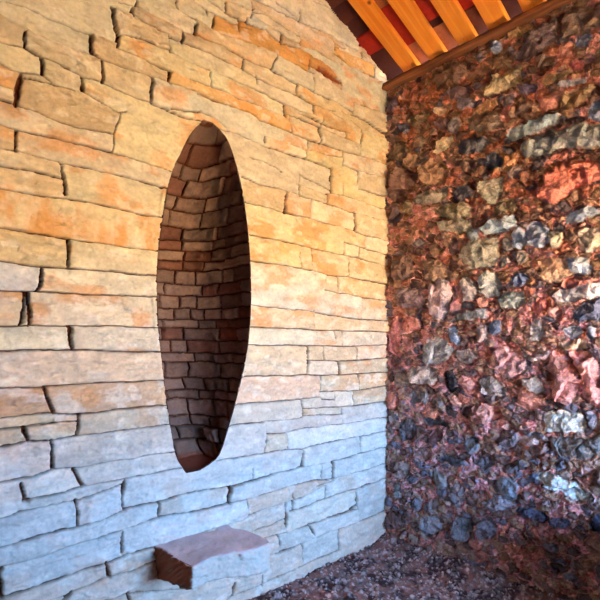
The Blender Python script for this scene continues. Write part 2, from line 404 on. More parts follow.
def build_pale_wall():
    xs = axis((-4.4, -2.85, .02), (-2.85, 0.03, .0045)); zs = axis((-.05, 4.15, .0045), (4.15, 4.95, .02))
    # let the edge of the niche fall exactly on grid vertices
    X, Z = np.meshgrid(xs, zs)
    # organic wobble of the joints
    wx = (fbm(X * 16, Z * 16, 4, 1) - .5) * .026; wz = (fbm(X * 9, Z * 14, 4, 2) - .5) * .014
    Xw, Zw = X + wx, Z + wz
    px2m = .0046
    lines = [(BED * .5 * px2m * 1.0, b) for b in BEDS] + [(w * .5 * px2m * 1.0, p) for w, p in VERT]
    D = line_field(xs, zs, Xw, Zw, lines, left_wall)
    FL = far_lines(); D2 = line_field(xs, zs, Xw, Zw, FL, lambda a, b: (a, b))
    D = np.minimum(D, D2)
    Dc = line_field(xs, zs, Xw, Zw, [(0, p) for w, p in CRACK], left_wall)
    # one region per stone
    Dj = D; D = np.minimum(D, np.abs(X + 2.79) - .004)
    l, r = nich(Z); D = np.where((X > l - .006) & (X < r + .006) & (Z > N_BOT - .006) & (Z < N_TOP + .006), -.0005, D)
    D = np.where((Z < .035) | (X > -.012) | (Z > roof_z(X) - .01), -.0005, D)
    ids = label_regions(D > .018); top = ids.max()
    for thr in (.0145, .011, .008, .0055, .003, -1):
        m = D > thr
        for _ in range(7 if thr > 0 else 10):
            g = ids.copy()
            for ax, sh in ((0, 1), (0, -1), (1, 1), (1, -1)):
                rr = np.roll(ids, sh, ax); g = np.where((g == 0) & m, rr, g)
            ids = g
        if thr > 0:
            c2 = label_regions(m & (ids == 0)); touch = np.bincount(c2.ravel(), minlength=c2.max() + 1)
            okc = touch > 40; okc[0] = False
            ids = np.where((ids == 0) & okc[c2], c2 + top, ids); top = ids.max()
    D = Dj
    ids_u, inv = np.unique(ids, return_inverse=True); inv = inv.reshape(ids.shape)
    n = len(ids_u); R = np.random.default_rng(5)
    cnt = np.bincount(inv.ravel(), minlength=n).astype(float)
    cx = np.bincount(inv.ravel(), X.ravel(), n) / cnt; cz = np.bincount(inv.ravel(), Z.ravel(), n) / cnt
    off = R.normal(0, .0050, n); tx = R.normal(0, .020, n); tz = R.normal(0, .055, n)
    big = (cnt > 90000) | (ids_u == 0); off[big] = 0; tx[big] = 0; tz[big] = 0
    seedx = R.random(n)[inv] * 60
    h = off[inv] + np.clip(tx[inv] * (X - cx[inv]), -.012, .012) + np.clip(tz[inv] * (Z - cz[inv]), -.008, .008)
    # flaked faces: bands stretched along the bed
    n1 = fbm(X * 7 + seedx, Z * 20 + seedx, 4, 4); n2 = fbm(X * 30 + seedx, Z * 42, 4, 5)
    ridge = 1 - np.abs(2 * fbm(X * 5 + seedx * 2, Z * 13 + seedx, 3, 6) - 1)
    n3 = fbm(X * 70 + seedx, Z * 90, 3, 7); h += (n1 - .5) * .024 + (n2 - .5) * .014 + (n3 - .5) * .005 + sstep(.86, .98, ridge) * .0045
    step = sstep(.56, .575, fbm(X * 4 + seedx * 3, Z * 9 + seedx, 4, 8)); h += step * .0045
    h -= .006 * (1 - sstep(0, .004, Dc))
    # rounded arrises and open joints
    edge = sstep(.0, .006, D); h -= (1 - edge) * .0040
    deep = 1 - sstep(-.0014, .0020, D); h -= deep * .034
    l, r = nich(Z)
    dN = np.where((Z > N_BOT - .03) & (Z < N_TOP + .03), np.maximum(l - X, X - r), 1.)
    dN = np.maximum(dN, np.maximum(N_BOT - Z, Z - N_TOP))
    k = sstep(.0, .008, np.abs(dN)) * (dN > 0)
    h = np.clip(h, np.where(dN < .02, .001, -1), np.where(dN < .02, .007, 1))
    # colours of the stones themselves
    base = lin((222, 204, 172)); pale = lin((230, 222, 206)); tan = lin((214, 188, 150)); grey = lin((210, 198, 176)); oran = lin((222, 150, 72))
    t = R.random(n)
    pal = np.zeros((n, 3))
    for i in range(n):
        q = [base, pale, tan, grey][R.choice(4, p=[.42, .24, .22, .12])]
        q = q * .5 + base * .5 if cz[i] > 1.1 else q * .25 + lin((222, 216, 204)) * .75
        pal[i] = q * R.uniform(.88, 1.06)
    over = [((90,220),(206,144,76)),((30,250),(206,156,94)),((20,402),(190,136,96)),((228,30),(222,140,62)),((274,122),(228,146,62)),
            ((320,30),(226,144,60)),((348,40),(226,144,60)),((352,60),(222,142,62)),((325,72),(205,120,50)),((290,222),(222,178,118)),((280,250),(224,182,122)),((275,392),(224,192,176)),
            ((310,386),(222,184,160)),((374,351),(226,188,158)),((60,586),(204,190,190)),((315,484),(200,170,160)),((175,65),(224,178,118)),
            ((130,125),(222,184,132)),((80,195),(220,180,128)),((220,90),(228,196,142)),((350,115),(224,172,106)),((340,130),(224,172,106)),
            ((375,140),(226,182,118)),((345,168),(222,180,112)),((230,65),(222,182,130)),((300,75),(214,184,146)),((300,80),(214,184,146)),((365,95),(216,190,150)),((275,440),(205,196,180)),
            ((280,290),(216,200,170)),((320,340),(222,206,180)),((264,25),(216,196,170)),((60,405),(186,150,122)),((300,145),(214,186,150)),((340,500),(214,208,206)),
            ((350,485),(206,204,212)),((180,140),(226,186,128)),((40,340),(214,192,160)),((60,255),(210,160,98)),((110,260),(224,180,124)),((110,285),(224,184,134)),((80,305),(222,182,140)),((30,195),(224,178,120)),((30,310),(222,182,138)),((140,370),(224,190,160)),((50,370),(222,188,160)),((110,340),(216,190,160)),((30,70),(226,186,134)),((60,20),(226,190,144)),((200,260),(226,180,120)),((30,282),(200,180,158))]
    for (a, b), col in over:
        ox, oz = left_wall(a, b); i = np.searchsorted(zs, oz); j = np.searchsorted(xs, ox)
        if 0 <= i < len(zs) and 0 <= j < len(xs):
            q = inv[i, j]
            if not big[q]:
                kk = float(sstep(280., 440., np.array(float(b))))
                pal[q] = np.minimum(lin(col) / (np.array([1.0, .69, .46]) * (1 - kk) + np.array([.84, .92, 1.08]) * kk), .85)
                kb = .82 if col[0] - col[2] > 120 and b < 100 else .55
                pal[q] = pal[q] * kb + base * (1 - kb); pal[q] *= min(1., .66 / pal[q].mean())
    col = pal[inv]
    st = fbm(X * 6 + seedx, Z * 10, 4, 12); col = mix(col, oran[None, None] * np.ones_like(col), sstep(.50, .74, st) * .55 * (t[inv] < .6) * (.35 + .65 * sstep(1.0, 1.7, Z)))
    wh = fbm(X * 14, Z * 24 + seedx, 4, 14); col = mix(col, lin((240, 232, 216)) * np.ones_like(col), sstep(.56, .74, wh) * .5)
    gr = fbm(X * 11 + 30 + seedx, Z * 26 + seedx, 5, 15); col = col * (1 + .42 * (gr - .52) + .22 * (n3 - .5))[..., None]
    # rust band on one stone near the roof
    rx, rz = left_wall([318, 341], [70, 83]); dr = seg_dist(X, Z, rx[0], rz[0], rx[1], rz[1])
    col = mix(col, lin((150, 62, 22)) * np.ones_like(col), (1 - sstep(.008, .028, dr + (wh - .5) * .03)) * .9)
    # iron-stained streaks and pale scabs on the long stone left of the niche
    q = inv == inv[np.searchsorted(zs, float(left_wall(90, 220)[1])), np.searchsorted(xs, float(left_wall(90, 220)[0]))]
    s1 = fbm(X * 9 + 4, Z * 4, 5, 19); col = mix(col, oran * np.ones_like(col), sstep(.40, .75, s1) * q * .7)
    s2 = fbm(X * 20, Z * 12, 4, 17); col = mix(col, lin((238, 226, 204)) * np.ones_like(col), sstep(.56, .72, s2) * q * .4)
    # red-brown earth packed in the joints
    col = mix(col, lin((70, 36, 24)) * np.ones_like(col), deep)
    col = mix(col, lin((150, 84, 52)) * np.ones_like(col), sstep(.002, .006, -D) * .9)
    # geometry
    Xv = X.copy(); zi = np.where((zs > N_BOT) & (zs < N_TOP))[0]
    lz, rz_ = nich(zs)
    for i in zi:
        for e in (lz[i], rz_[i]):
            j = int(np.argmin(np.abs(xs - e))); Xv[i, j] = e
    V = np.stack([Xv, -h, Z], -1)
    xc = (Xv[:-1, :-1] + Xv[:-1, 1:] + Xv[1:, 1:] + Xv[1:, :-1]) / 4; zc = (Z[:-1, :-1] + Z[1:, :-1]) / 2
    l, r = nich(zc); inside = (zc > N_BOT) & (zc < N_TOP) & (xc > l) & (xc < r)
    keep = ~inside & (zc < roof_z(xc) + .002)
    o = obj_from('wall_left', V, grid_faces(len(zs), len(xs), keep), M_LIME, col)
    struct(o, 'pale coursed dry stone wall pierced by a tall pointed oval niche')
    return o

def build_niche(parent):
    """hollow chamber behind the oval opening, lined with small courses"""
    nz, ns = 440, 300
    zz = np.linspace(N_BOT, N_TOP, nz); l, r = nich(zz)
    zc, H = (N_TOP + N_BOT) / 2, (N_TOP - N_BOT) / 2
    dep = .55 * np.maximum(1 - np.abs((zz - zc) / H) ** 2.2, 0) ** .62 + .012
    dep[0] = dep[-1] = 0
    th = np.linspace(0, math.pi, ns)
    p = 2 / 2.6
    ct = np.sign(np.cos(th)) * np.abs(np.cos(th)) ** p; stn = np.abs(np.sin(th)) ** p
    cxm = ((l + r) / 2)[:, None]; w = ((r - l) / 2)[:, None]
    X = cxm - w * ct[None] ; Y = dep[:, None] * stn[None]; Z = np.repeat(zz[:, None], ns, 1)
    S = np.concatenate([np.zeros((nz, 1)), np.cumsum(np.hypot(np.diff(X, axis=1), np.diff(Y, axis=1)), 1)], 1)
    S = S - S[:, -1:] * .5 + 1.0
    # courses
    rr = random.Random(9); lines = []; z = N_BOT + .05; beds = []
    while z < N_TOP: beds.append(z); z += rr.uniform(.055, .105)
    smax = S.max(); smin = S.min(); D = np.full(X.shape, .06)
    Sw = S + (fbm(S * 12, Z * 12, 3, 31) - .5) * .03; Zw = Z + (fbm(S * 9, Z * 9, 3, 32) - .5) * .024
    for k, b in enumerate(beds):
        D = np.minimum(D, np.abs(Zw - b) - .0025)
        top = beds[k + 1] if k + 1 < len(beds) else N_TOP
        s = smin + rr.uniform(.05, .25)
        while s < smax:
            m = (Zw > b - .002) & (Zw < top + .002)
            D = np.where(m, np.minimum(D, np.abs(Sw - s) - .003), D); s += rr.uniform(.10, .27)
    lab = label_regions(D > .002); u, inv = np.unique(lab, return_inverse=True); inv = inv.reshape(lab.shape); n = len(u)
    R = np.random.default_rng(3)
    off = R.normal(0, .007, n); off[0] = 0
    h = off[inv] + (fbm(S * 25, Z * 30, 4, 33) - .5) * .02
    h -= (1 - sstep(0, .010, D)) * .010 + (1 - sstep(-.001, .003, D)) * .022
    Y = Y - .009 * (1 - sstep(0, .02, Y))
    fade = sstep(.0, .03, Y) * np.clip((w / .12), 0, 1)
    h = h * fade
    # move along the inward normal (towards the chamber's axis)
    nx = (cxm - X); ny = (dep[:, None] * .35 - Y); L = np.hypot(nx, ny) + 1e-6
    X = X + nx / L * h; Y = Y + ny / L * h
    pal = np.array([lin((136, 108, 92)) * R.uniform(.65, 1.1) for _ in range(n)]); pal[0] = lin((95, 52, 34))  # lining stones darkened in colour to deepen the chamber's shade
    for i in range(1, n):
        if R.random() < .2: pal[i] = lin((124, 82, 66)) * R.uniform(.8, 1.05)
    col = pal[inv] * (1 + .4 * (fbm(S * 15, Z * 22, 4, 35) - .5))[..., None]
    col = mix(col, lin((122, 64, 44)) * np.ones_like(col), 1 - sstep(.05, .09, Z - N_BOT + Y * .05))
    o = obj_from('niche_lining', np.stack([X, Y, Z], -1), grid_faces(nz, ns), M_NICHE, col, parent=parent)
    o['label'] = 'small-coursed stone lining inside the oval niche, darkened in colour to deepen its shade'
    return o

# ================================================================ RUBBLE WALL
E = []   # ellipses: cx, cy, a, b, angle, colour ; polygons: list, colour
def el(cx, cy, a, b, rot, col): E.append((cx, cy, a, b, rot, col))
POLY = []
def po(col, *pts): POLY.append((pts, col))
el(393,105,7,9,0,(105,72,72)); el(413,97,6,11,20,(140,80,55)); el(421,119,12,6,-35,(125,90,60)); el(442,112,6,5,0,(200,150,110))
el(460,93,12,7,-12,(98,68,60)); el(467,104,9,6,-10,(125,100,95)); el(452,76,22,10,-28,(112,76,56)); el(444,124,7,6,0,(100,65,55))
el(455,126,5,9,15,(108,85,75)); el(399,151,9,11,0,(112,82,62)); el(485,122,18,10,-5,(122,92,70)); el(473,146,16,8,-15,(95,78,70))
el(487,107,14,4.5,-22,(168,112,70)); el(493,162,9,8,-35,(84,74,72)); el(434,172,13,13,0,(138,92,62)); el(470,166,8,8,0,(118,80,60))
el(503,61,10,9,0,(112,76,52)); el(497,48,5,7.5,20,(150,142,150)); el(584,40,8,9,20,(115,105,112)); el(596,112,8,9,0,(108,104,112))
el(528,89,10,5,-5,(88,68,75)); el(520,32,14,3.6,-28,(158,108,60)); el(577,66,7,6,0,(190,92,80)); el(574,120,14,5,-8,(100,75,65))
el(540,163,10,5,-25,(100,78,70)); el(583,215,18,6,-14,(158,148,146)); el(577,193,7,6,0,(150,100,72)); el(505,208,13,7,-15,(125,96,66))
el(464,194,11,7,-5,(84,66,64)); el(457,226,17,6.5,-2,(126,102,78)); el(474,234,6,6,0,(155,148,140)); el(438,272,12,11,0,(134,94,66))
el(402,269,13,13,0,(112,76,58)); el(395,217,6,9,0,(88,62,56)); el(408,208,6,6,0,(140,105,72)); el(455,248,5,9,0,(96,66,56)); el(436,250,6,7,0,(128,88,62))
el(412,298,15,10,0,(118,86,74)); el(412,324,10,7.5,0,(172,98,76)); el(456,336,4.5,10,-22,(105,122,152)); el(497,328,6.8,7,0,(72,84,110))
el(468,290,9,12,0,(138,116,98)); el(490,285,11,13,0,(148,132,112)); el(424,375,15,9,5,(136,126,128)); el(451,381,6.5,12,-5,(48,44,58))
el(467,356,11,6.5,10,(132,116,110)); el(484,334,6,9,0,(140,118,108)); el(520,238,8,11,-15,(130,126,130)); el(538,235,12,13,0,(152,142,146))
el(508,245,6,8,-15,(112,95,85)); el(504,262,7,4.5,-35,(120,104,92)); el(520,257,8,6,-10,(122,102,86)); el(520,280,8,7,0,(78,84,106))
el(513,300,14,9.5,-5,(132,122,100)); el(579,266,14,9,5,(168,158,150)); el(556,239,8,8,0,(150,128,100)); el(590,240,12,12,0,(184,150,120))
el(574,345,14,5,3,(168,142,114)); el(574,332,10,6.5,0,(130,135,146)); el(592,333,5,7,0,(120,124,134)); el(534,387,10,10,0,(132,132,140))
el(540,357,14,3.6,-14,(226,190,184)); el(600,382,4,6,0,(70,80,120)); el(403,380,8,8,0,(122,112,106)); el(394,401,6,9,0,(180,120,110))
el(415,396,4,8,-20,(96,104,128)); el(425,397,5,7,0,(92,100,124)); el(440,405,6,9,-35,(122,114,126)); el(431,413,8,6,0,(192,134,112))
el(409,430,9,11,0,(74,74,98)); el(456,400,8,4.5,35,(216,170,164)); el(485,413,15,9,-8,(152,114,110)); el(467,411,6,6,0,(92,62,64))
el(454,461,14,4,10,(76,82,110)); el(436,437,6,7,0,(84,60,66)); el(472,445,8,9,0,(84,94,124)); el(393,417,5,7,0,(110,98,110))
el(534,434,10,3.6,10,(76,86,120)); el(530,441,10,5.5,15,(192,178,204)); el(538,449,9,5,-10,(112,94,106)); el(516,467,12,6,-15,(80,78,100))
el(535,478,7,6,0,(62,72,112)); el(561,466,5,5,0,(76,86,124)); el(508,438,12,10,0,(98,94,124)); el(532,514,15,6,15,(58,64,104)); el(560,521,12,5,8,(56,62,104))
el(598,523,8,8,0,(50,66,120)); el(500,503,17,7,-6,(102,108,146)); el(458,494,9,10,0,(94,92,118)); el(432,524,12,10,0,(106,112,148)); el(464,528,10,12,10,(82,92,122))
el(397,519,9,8,0,(86,68,72)); el(417,504,6,6,0,(96,102,138)); el(398,490,4,8,-15,(100,108,130)); el(434,506,6,7,0,(104,104,130)); el(488,530,10,10,0,(88,84,112))
el(396,325,1,1,0,(100,90,100)); el(404,470,7,9,0,(104,92,104)); el(424,455,8,6,0,(120,98,100)); el(486,462,8,7,0,(80,82,110)); el(440,480,6,10,-25,(104,108,128))
el(587,470,8,6,0,(150,126,130)); el(560,405,5,4,0,(80,70,84)); el(592,420,5,9,0,(84,90,120)); el(500,425,9,6,-10,(150,112,112)); el(492,399,6,4,0,(92,80,92))
el(420,140,5,7,0,(128,90,62)); el(404,128,6,5,0,(96,84,88)); el(412,163,6,8,15,(132,88,58)); el(545,62,9,6,-10,(120,86,64)); el(590,60,7,5,0,(128,80,70))
el(566,50,7,8,0,(160,96,74)); el(556,180,6,4,-20,(200,120,92)); el(527,180,6,8,0,(150,88,58)); el(515,173,8,6,-40,(120,86,72)); el(548,205,6,5,0,(120,80,62))
el(483,303,6,5,0,(176,110,84)); el(430,345,7,5,0,(160,104,86)); el(410,345,6,8,0,(150,96,84)); el(557,313,7,6,0,(186,126,104)); el(540,306,8,6,-15,(176,90,68))
el(585,287,9,5,-10,(196,112,88)); el(572,283,9,6,-25,(190,104,80)); el(594,305,4,4,0,(150,120,110))
po((190,152,110),(435,153),(437,141),(452,136),(454,140),(447,149),(438,154))
po((194,152,104),(486,98),(495,76),(523,62),(524,84)); po((106,76,66),(520,60),(524,34),(538,27),(560,18),(558,40),(536,57))
po((120,84,62),(563,38),(566,15),(585,8),(602,8),(602,25),(580,38)); po((142,102,66),(543,86),(546,78),(570,69),(574,74),(560,82))
po((168,144,132),(557,88),(562,83),(590,78),(584,84),(570,88)); po((136,98,66),(563,110),(565,95),(590,84),(596,88),(590,100),(572,110))
po((204,124,98),(538,105),(544,97),(560,91),(564,94),(556,108),(546,115)); po((136,92,66),(512,118),(516,105),(526,97),(538,102),(541,115),(530,120))
po((220,210,190),(507,136),(508,131),(530,122),(552,117),(560,116),(559,124),(540,133),(512,142))
po((126,110,94),(521,150),(523,143),(548,132),(580,125),(604,125),(604,147),(560,150),(540,158),(526,158))
po((136,112,86),(480,186),(484,182),(504,177),(503,190),(497,203),(488,204),(480,198)); po((196,126,80),(494,175),(505,160),(518,150),(520,160),(508,172))
po((164,158,150),(481,229),(490,222),(505,217),(516,216),(517,226),(505,233),(485,235)); po((112,72,54),(390,200),(389,180),(400,168),(418,175),(412,192),(402,203))
po((126,102,80),(414,203),(418,196),(435,190),(450,187),(449,197),(440,203),(420,206)); po((138,108,76),(431,212),(440,205),(465,202),(471,207),(471,218),(455,220),(440,216))
po((142,122,96),(460,258),(463,247),(470,240),(498,238),(500,256),(490,267),(470,268)); po((228,180,158),(428,296),(431,284),(440,280),(450,281),(453,295),(449,312),(443,322),(433,318),(428,308))
po((206,126,106),(452,286),(460,285),(465,297),(461,309),(452,313),(454,298)); po((208,124,112),(389,350),(390,325),(397,315),(402,325),(402,345),(397,355))
po((126,120,110),(451,321),(455,315),(475,309),(488,309),(488,317),(470,320)); po((128,126,130),(422,360),(424,345),(435,336),(448,341),(455,350),(447,361),(430,366))
po((176,126,88),(540,275),(542,262),(555,256),(570,262),(572,275),(560,282),(548,282)); po((194,168,146),(553,296),(560,291),(604,283),(604,298),(575,301),(556,303))
po((80,80,94),(572,318),(573,310),(588,303),(604,298),(604,321),(580,322)); po((152,142,134),(530,341),(533,325),(536,317),(541,319),(544,333),(540,341))
po((228,170,162),(489,365),(492,350),(504,343),(518,347),(526,358),(526,370),(512,378),(500,374)); po((126,126,140),(480,392),(482,380),(492,377),(504,382),(508,394),(500,397))
po((224,156,148),(552,352),(566,350),(576,370),(580,390),(570,405),(558,400),(552,385),(548,365)); po((220,152,144),(570,352),(590,352),(602,370),(602,410),(586,400),(582,375))
po((182,196,212),(545,431),(547,412),(560,410),(583,412),(586,428),(575,433)); po((62,66,88),(423,419),(430,417),(450,423),(449,428),(430,425))
po((218,156,150),(458,382),(464,374),(472,378),(484,398),(480,402),(466,392)); po((92,96,110),(547,437),(604,438),(604,452),(585,460),(560,455),(550,448))
po((86,102,138),(494,490),(498,477),(515,475),(520,485),(517,498),(505,500)); po((156,184,216),(539,478),(541,470),(560,476),(580,485),(592,498),(588,503),(565,493),(548,487))
po((226,160,142),(520,385),(545,395),(548,405),(530,412),(516,404)); po((214,110,82),(545,175),(565,160),(590,160),(602,168),(602,180),(575,190),(555,205),(540,200))

def to_albedo(c, py):
    """undo the colour of the daylight that reaches this height of the wall"""
    k = float(sstep(280., 440., np.array(float(py))))
    L = np.array([1.0, .72, .50]) * (1 - k) + np.array([.80, .92, 1.35]) * k
    a = lin(c) / L * 1.85
    g = a.mean(); k2 = float(sstep(180., 400., np.array(float(py))))
    warm = c[2] < c[0] - 8
    a = g + (a - g) * ((.9 - .12 * k2) if warm else (.95 - .35 * k2))
    a = a * (np.array([1 + .06 * k2, 1 - .06 * k2, 1.0]) if warm else np.array([1 + .10 * k2, 1 - .04 * k2, 1 - .12 * k2]))
    return a * min(1., .74 / a.max())

def build_rubble_wall():
    ys = axis((-3.5, -1.62, .02), (-1.62, .03, .0045)); zs = axis((-.08, 3.70, .0045))
    Y, Z = np.meshgrid(ys, zs)
    Yw = Y + (fbm(Y * 22, Z * 22, 5, 41) - .5) * .036; Zw = Z + (fbm(Y * 22, Z * 22, 5, 42) - .5) * .036
    # filler: small stones bedded in clay mortar
    f1, f2, r = worley(Yw * 13 + Zw * 2, Zw * 19 - Yw * 4, .95, 1); g = f2 - f1
    isst = (r[..., 2] < .72)
    m_or = lin((214, 146, 122)); m_pk = lin((240, 172, 170)); m_br = lin((158, 98, 84))
    t = fbm(Y * 2.2, Z * 2.2, 3, 43); col = mix(m_or * np.ones(Y.shape + (3,)), m_pk * np.ones(Y.shape + (3,)), sstep(.42, .62, t + .16 * sstep(2.0, 1.2, Z)))
    t = fbm(Y * 7, Z * 7, 4, 44); col = mix(col, m_br * np.ones_like(col), sstep(.50, .66, t) * .8)
    t = fbm(Y * 30, Z * 30, 3, 45); col = col * (1 + .8 * (t - .5))[..., None]
    h = (fbm(Y * 9, Z * 9, 5, 46) - .5) * .05 + (np.abs(fbm(Y * 26, Z * 26, 5, 47) - .5)) * .07
    pal = [lin(c) for c in ((156, 120, 98), (134, 108, 100), (172, 134, 110), (126, 116, 124), (180, 148, 130), (114, 86, 78), (196, 130, 112))]
    pick = (r[..., 3] * 6.99).astype(int); sc = np.zeros_like(col)
    for i, p in enumerate(pal): sc[pick == i] = p
    b = sstep(.03, .16, g) * isst
    hs = .016 * sstep(.05, .45, g) + (r[..., 0] - .3) * .018
    h = h * (1 - .4 * b) + hs * b; col = mix(col, sc * (1 + .5 * (fbm(Y * 40, Z * 40, 3, 48) - .5))[..., None], b)
    # smaller stones pressed into the remaining mortar
    f1, f2, ra = worley(Yw * 27 + 3.3, Zw * 36 + Yw * 5, .95, 5); ga = f2 - f1
    b2 = sstep(.04, .2, ga) * (ra[..., 2] < .5) * (1 - b)
    tone = np.zeros_like(col); pk2 = (ra[..., 3] * 6.99).astype(int)
    for i, p in enumerate(pal): tone[pk2 == i] = p
    h += b2 * (.010 * sstep(.05, .45, ga) + ra[..., 0] * .012); col = mix(col, tone * (.7 + .8 * ra[..., 1:2]), b2 * .9)
    # finer grit between
    f1, f2, r2 = worley(Yw * 42, Zw * 48, .95, 3); g2 = f2 - f1
    h += (sstep(.0, .4, g2) * .007 * (r2[..., 2] < .7)) * (1 - b)
    col = mix(col, col * (.55 + 1.0 * r2[..., 0:1] * np.ones_like(col)), (1 - b) * (1 - b2) * .65)
    # a second layer of larger random stones outside the traced part
    # traced stones
    shapes = []
    for cx, cy, a, bb, rot, c in E:
        if a < 2: continue
        rr = random.Random(int(cx * 7 + cy)); th0 = rr.uniform(0, 1)
        pts = []
        N = rr.choice((7, 8, 9))
        for k in range(N):
            th = 2 * math.pi * (k + th0 + rr.uniform(-.2, .2)) / N; e = .8
            q = rr.uniform(.94, 1.14)
            x = a * q * math.copysign(abs(math.cos(th)) ** e, math.cos(th)); y = bb * q * math.copysign(abs(math.sin(th)) ** e, math.sin(th))
            ca, sa = math.cos(math.radians(rot)), math.sin(math.radians(rot))
            pts.append((cx + x * ca - y * sa, cy + x * sa + y * ca))
        shapes.append((pts, c, cy))
    for pts, c in POLY: shapes.append((list(pts), c, sum(p[1] for p in pts) / len(pts)))
    # nearby random stones beyond the right frame edge
    rr = random.Random(21)
    extra = []
    for _ in range(260):
        y0 = rr.uniform(-3.45, -1.6); z0 = rr.uniform(.05, 3.6); a = rr.uniform(.05, .13); bb = rr.uniform(.03, .08); N = 8
        extra.append(([(y0 + a * math.cos(6.283 * k / N + .3) * rr.uniform(.8, 1.1), z0 + bb * math.sin(6.283 * k / N + .3) * rr.uniform(.8, 1.1)) for k in range(N)], rr.choice(pal)))
    R = np.random.default_rng(8)
    items = []
    for pts, c, cy in shapes:
        p = np.array(pts); qy, qz = right_wall(p[:, 0], p[:, 1]); items.append((qy, qz, to_albedo(c, cy), c))
    for pts, c in extra:
        p = np.array(pts); items.append((p[:, 0], p[:, 1], c, (120, 90, 70)))
    for qy, qz, alb, c in items:
        m = .05
        i0, i1 = np.searchsorted(zs, [qz.min() - m, qz.max() + m]); j0, j1 = np.searchsorted(ys, [qy.min() - m, qy.max() + m])
        if i1 <= i0 or j1 <= j0: continue
        s = (slice(i0, i1), slice(j0, j1)); y = Yw[s]; z = Zw[s]
        inside = np.zeros(y.shape, bool); D = np.full(y.shape, 9.)
        n = len(qy)
        for k in range(n):
            a0, b0, a1, b1 = qy[k], qz[k], qy[(k + 1) % n], qz[(k + 1) % n]
            D = np.minimum(D, seg_dist(y, z, a0, b0, a1, b1))
            if a0 != a1 or b0 != b1:
                cond = ((b0 > z) != (b1 > z)); xi = (a1 - a0) * (z - b0) / ((b1 - b0) if abs(b1 - b0) > 1e-9 else 1e-9) + a0
                inside ^= cond & (y < xi)
        d = np.where(inside, D, -D)
        sd = R.random() * 50
        size = math.sqrt((qy.max() - qy.min()) * (qz.max() - qz.min()))
        facet = (fbm(y * 16 + sd, z * 16 + sd, 3, 50) - .5) * .02 + (fbm(y * 45 + sd, z * 45, 3, 51) - .5) * .018
        f_1, f_2, fr = worley(y * 11 + sd, z * 11, .9, 7)
        facet += (fr[..., 0] - .5) * .014 + (np.minimum(f_1, .5)) * (fr[..., 1] - .5) * .10
        tilt = R.normal(0, .16) * (y - qy.mean()) + R.normal(0, .16) * (z - qz.mean())
        top = .010 + min(size, .3) * .13 * R.uniform(.6, 1.2) * sstep(-.002, min(.05, size * .32), d) + facet * 1.25 + tilt
        w = sstep(-.003, .004, d)
        moat = (1 - sstep(.0, .012, np.abs(d + .008))) * .009
        h[s] = np.where(w > 0, h[s] * (1 - w) + top * w, h[s]) - moat
        v = fbm(y * 22 + sd, z * 30, 4, 52); v2 = fbm(y * 26 + sd, z * 26, 4, 53)
        cc = alb * (1 + 1.0 * (v - .5))[..., None]
        lightc = np.clip(alb * 1.7 + .05, 0, .8)
        cc = mix(cc, lightc * np.ones_like(cc), sstep(.60, .80, v2) * .18)
        col[s] = mix(col[s], cc, w)
    # battered foot of the wall
    foot = sstep(.35, .0, Z); h = h + foot * .03
    V = np.stack([-h - .0, Y, Z], -1)
    o = obj_from('wall_right', V, grid_faces(len(zs), len(ys), flip=True), M_RUBBLE, col, smooth=False)
    struct(o, 'rough rubble wall of brown and grey stones in reddish clay mortar')

# ================================================================ FLOOR
def build_floor():
    xs = axis((-4.4, -2.4, .03), (-2.4, .06, .008)); ys = axis((-3.5, -1.7, .02), (-1.7, .04, .008))
    X, Y = np.meshgrid(xs, ys)
    h = (fbm(X * 2.5, Y * 2.5, 4, 61) - .5) * .06 + (fbm(X * 22, Y * 22, 4, 62) - .5) * .022
    # drift of earth piled along the rubble wall's foot
    h += .07 * sstep(-.28, 0, X) + .02 * sstep(-.25, 0, Y)
    col = lin((148, 100, 90)) * np.ones(X.shape + (3,)); t = fbm(X * 12, Y * 12, 4, 63); col = mix(col, lin((76, 46, 44)) * np.ones_like(col), sstep(.42, .6, t))
    for sc, seed, hh, th in ((26, 1, .012, .45), (55, 5, .007, .6)):
        f1, f2, r = worley(X * sc + 3 * fbm(X * 9, Y * 9, 2, 4), Y * sc, .95, seed); g = f2 - f1
        b = sstep(.05, .2, g) * (r[..., 2] < th) * sstep(.55, .4, f1)
        h += b * hh * (.1 + r[..., 0]); tone = lin((190, 166, 162)) * (.25 + 1.2 * r[..., 3:4] ** 2)
        col = mix(col, tone * np.ones_like(col), b * .9)
    h = h - .0
    V = np.stack([X, Y, h], -1)
    struct(obj_from('floor', V, grid_faces(len(ys), len(xs)), M_GROUND, col), 'dark earth floor strewn with fine gravel')
    return xs, ys, h

def rock_mesh(name, sx, sy, sz, seed, mat, col):
    bm = bmesh.new(); bmesh.ops.create_icosphere(bm, subdivisions=3, radius=1)
    rr = random.Random(seed); pl = [(Vector((rr.gauss(0,1), rr.gauss(0,1), rr.gauss(0,1))).normalized(), rr.uniform(.55, .85)) for _ in range(9)]
    for v in bm.verts:
        for nrm, d in pl:
            k = v.co.dot(nrm) - d
            if k > 0: v.co -= nrm * k * .92
        v.co.x *= sx; v.co.y *= sy; v.co.z *= sz
    zmin = min(v.co.z for v in bm.verts)
    for v in bm.verts: v.co.z -= zmin
    vs = np.array([v.co[:] for v in bm.verts]); fs = [[w.index for w in f.verts] for f in bm.faces]; bm.free()
    return obj_from(name, vs, fs, mat, np.ones((len(vs), 3)) * lin(col), smooth=False)

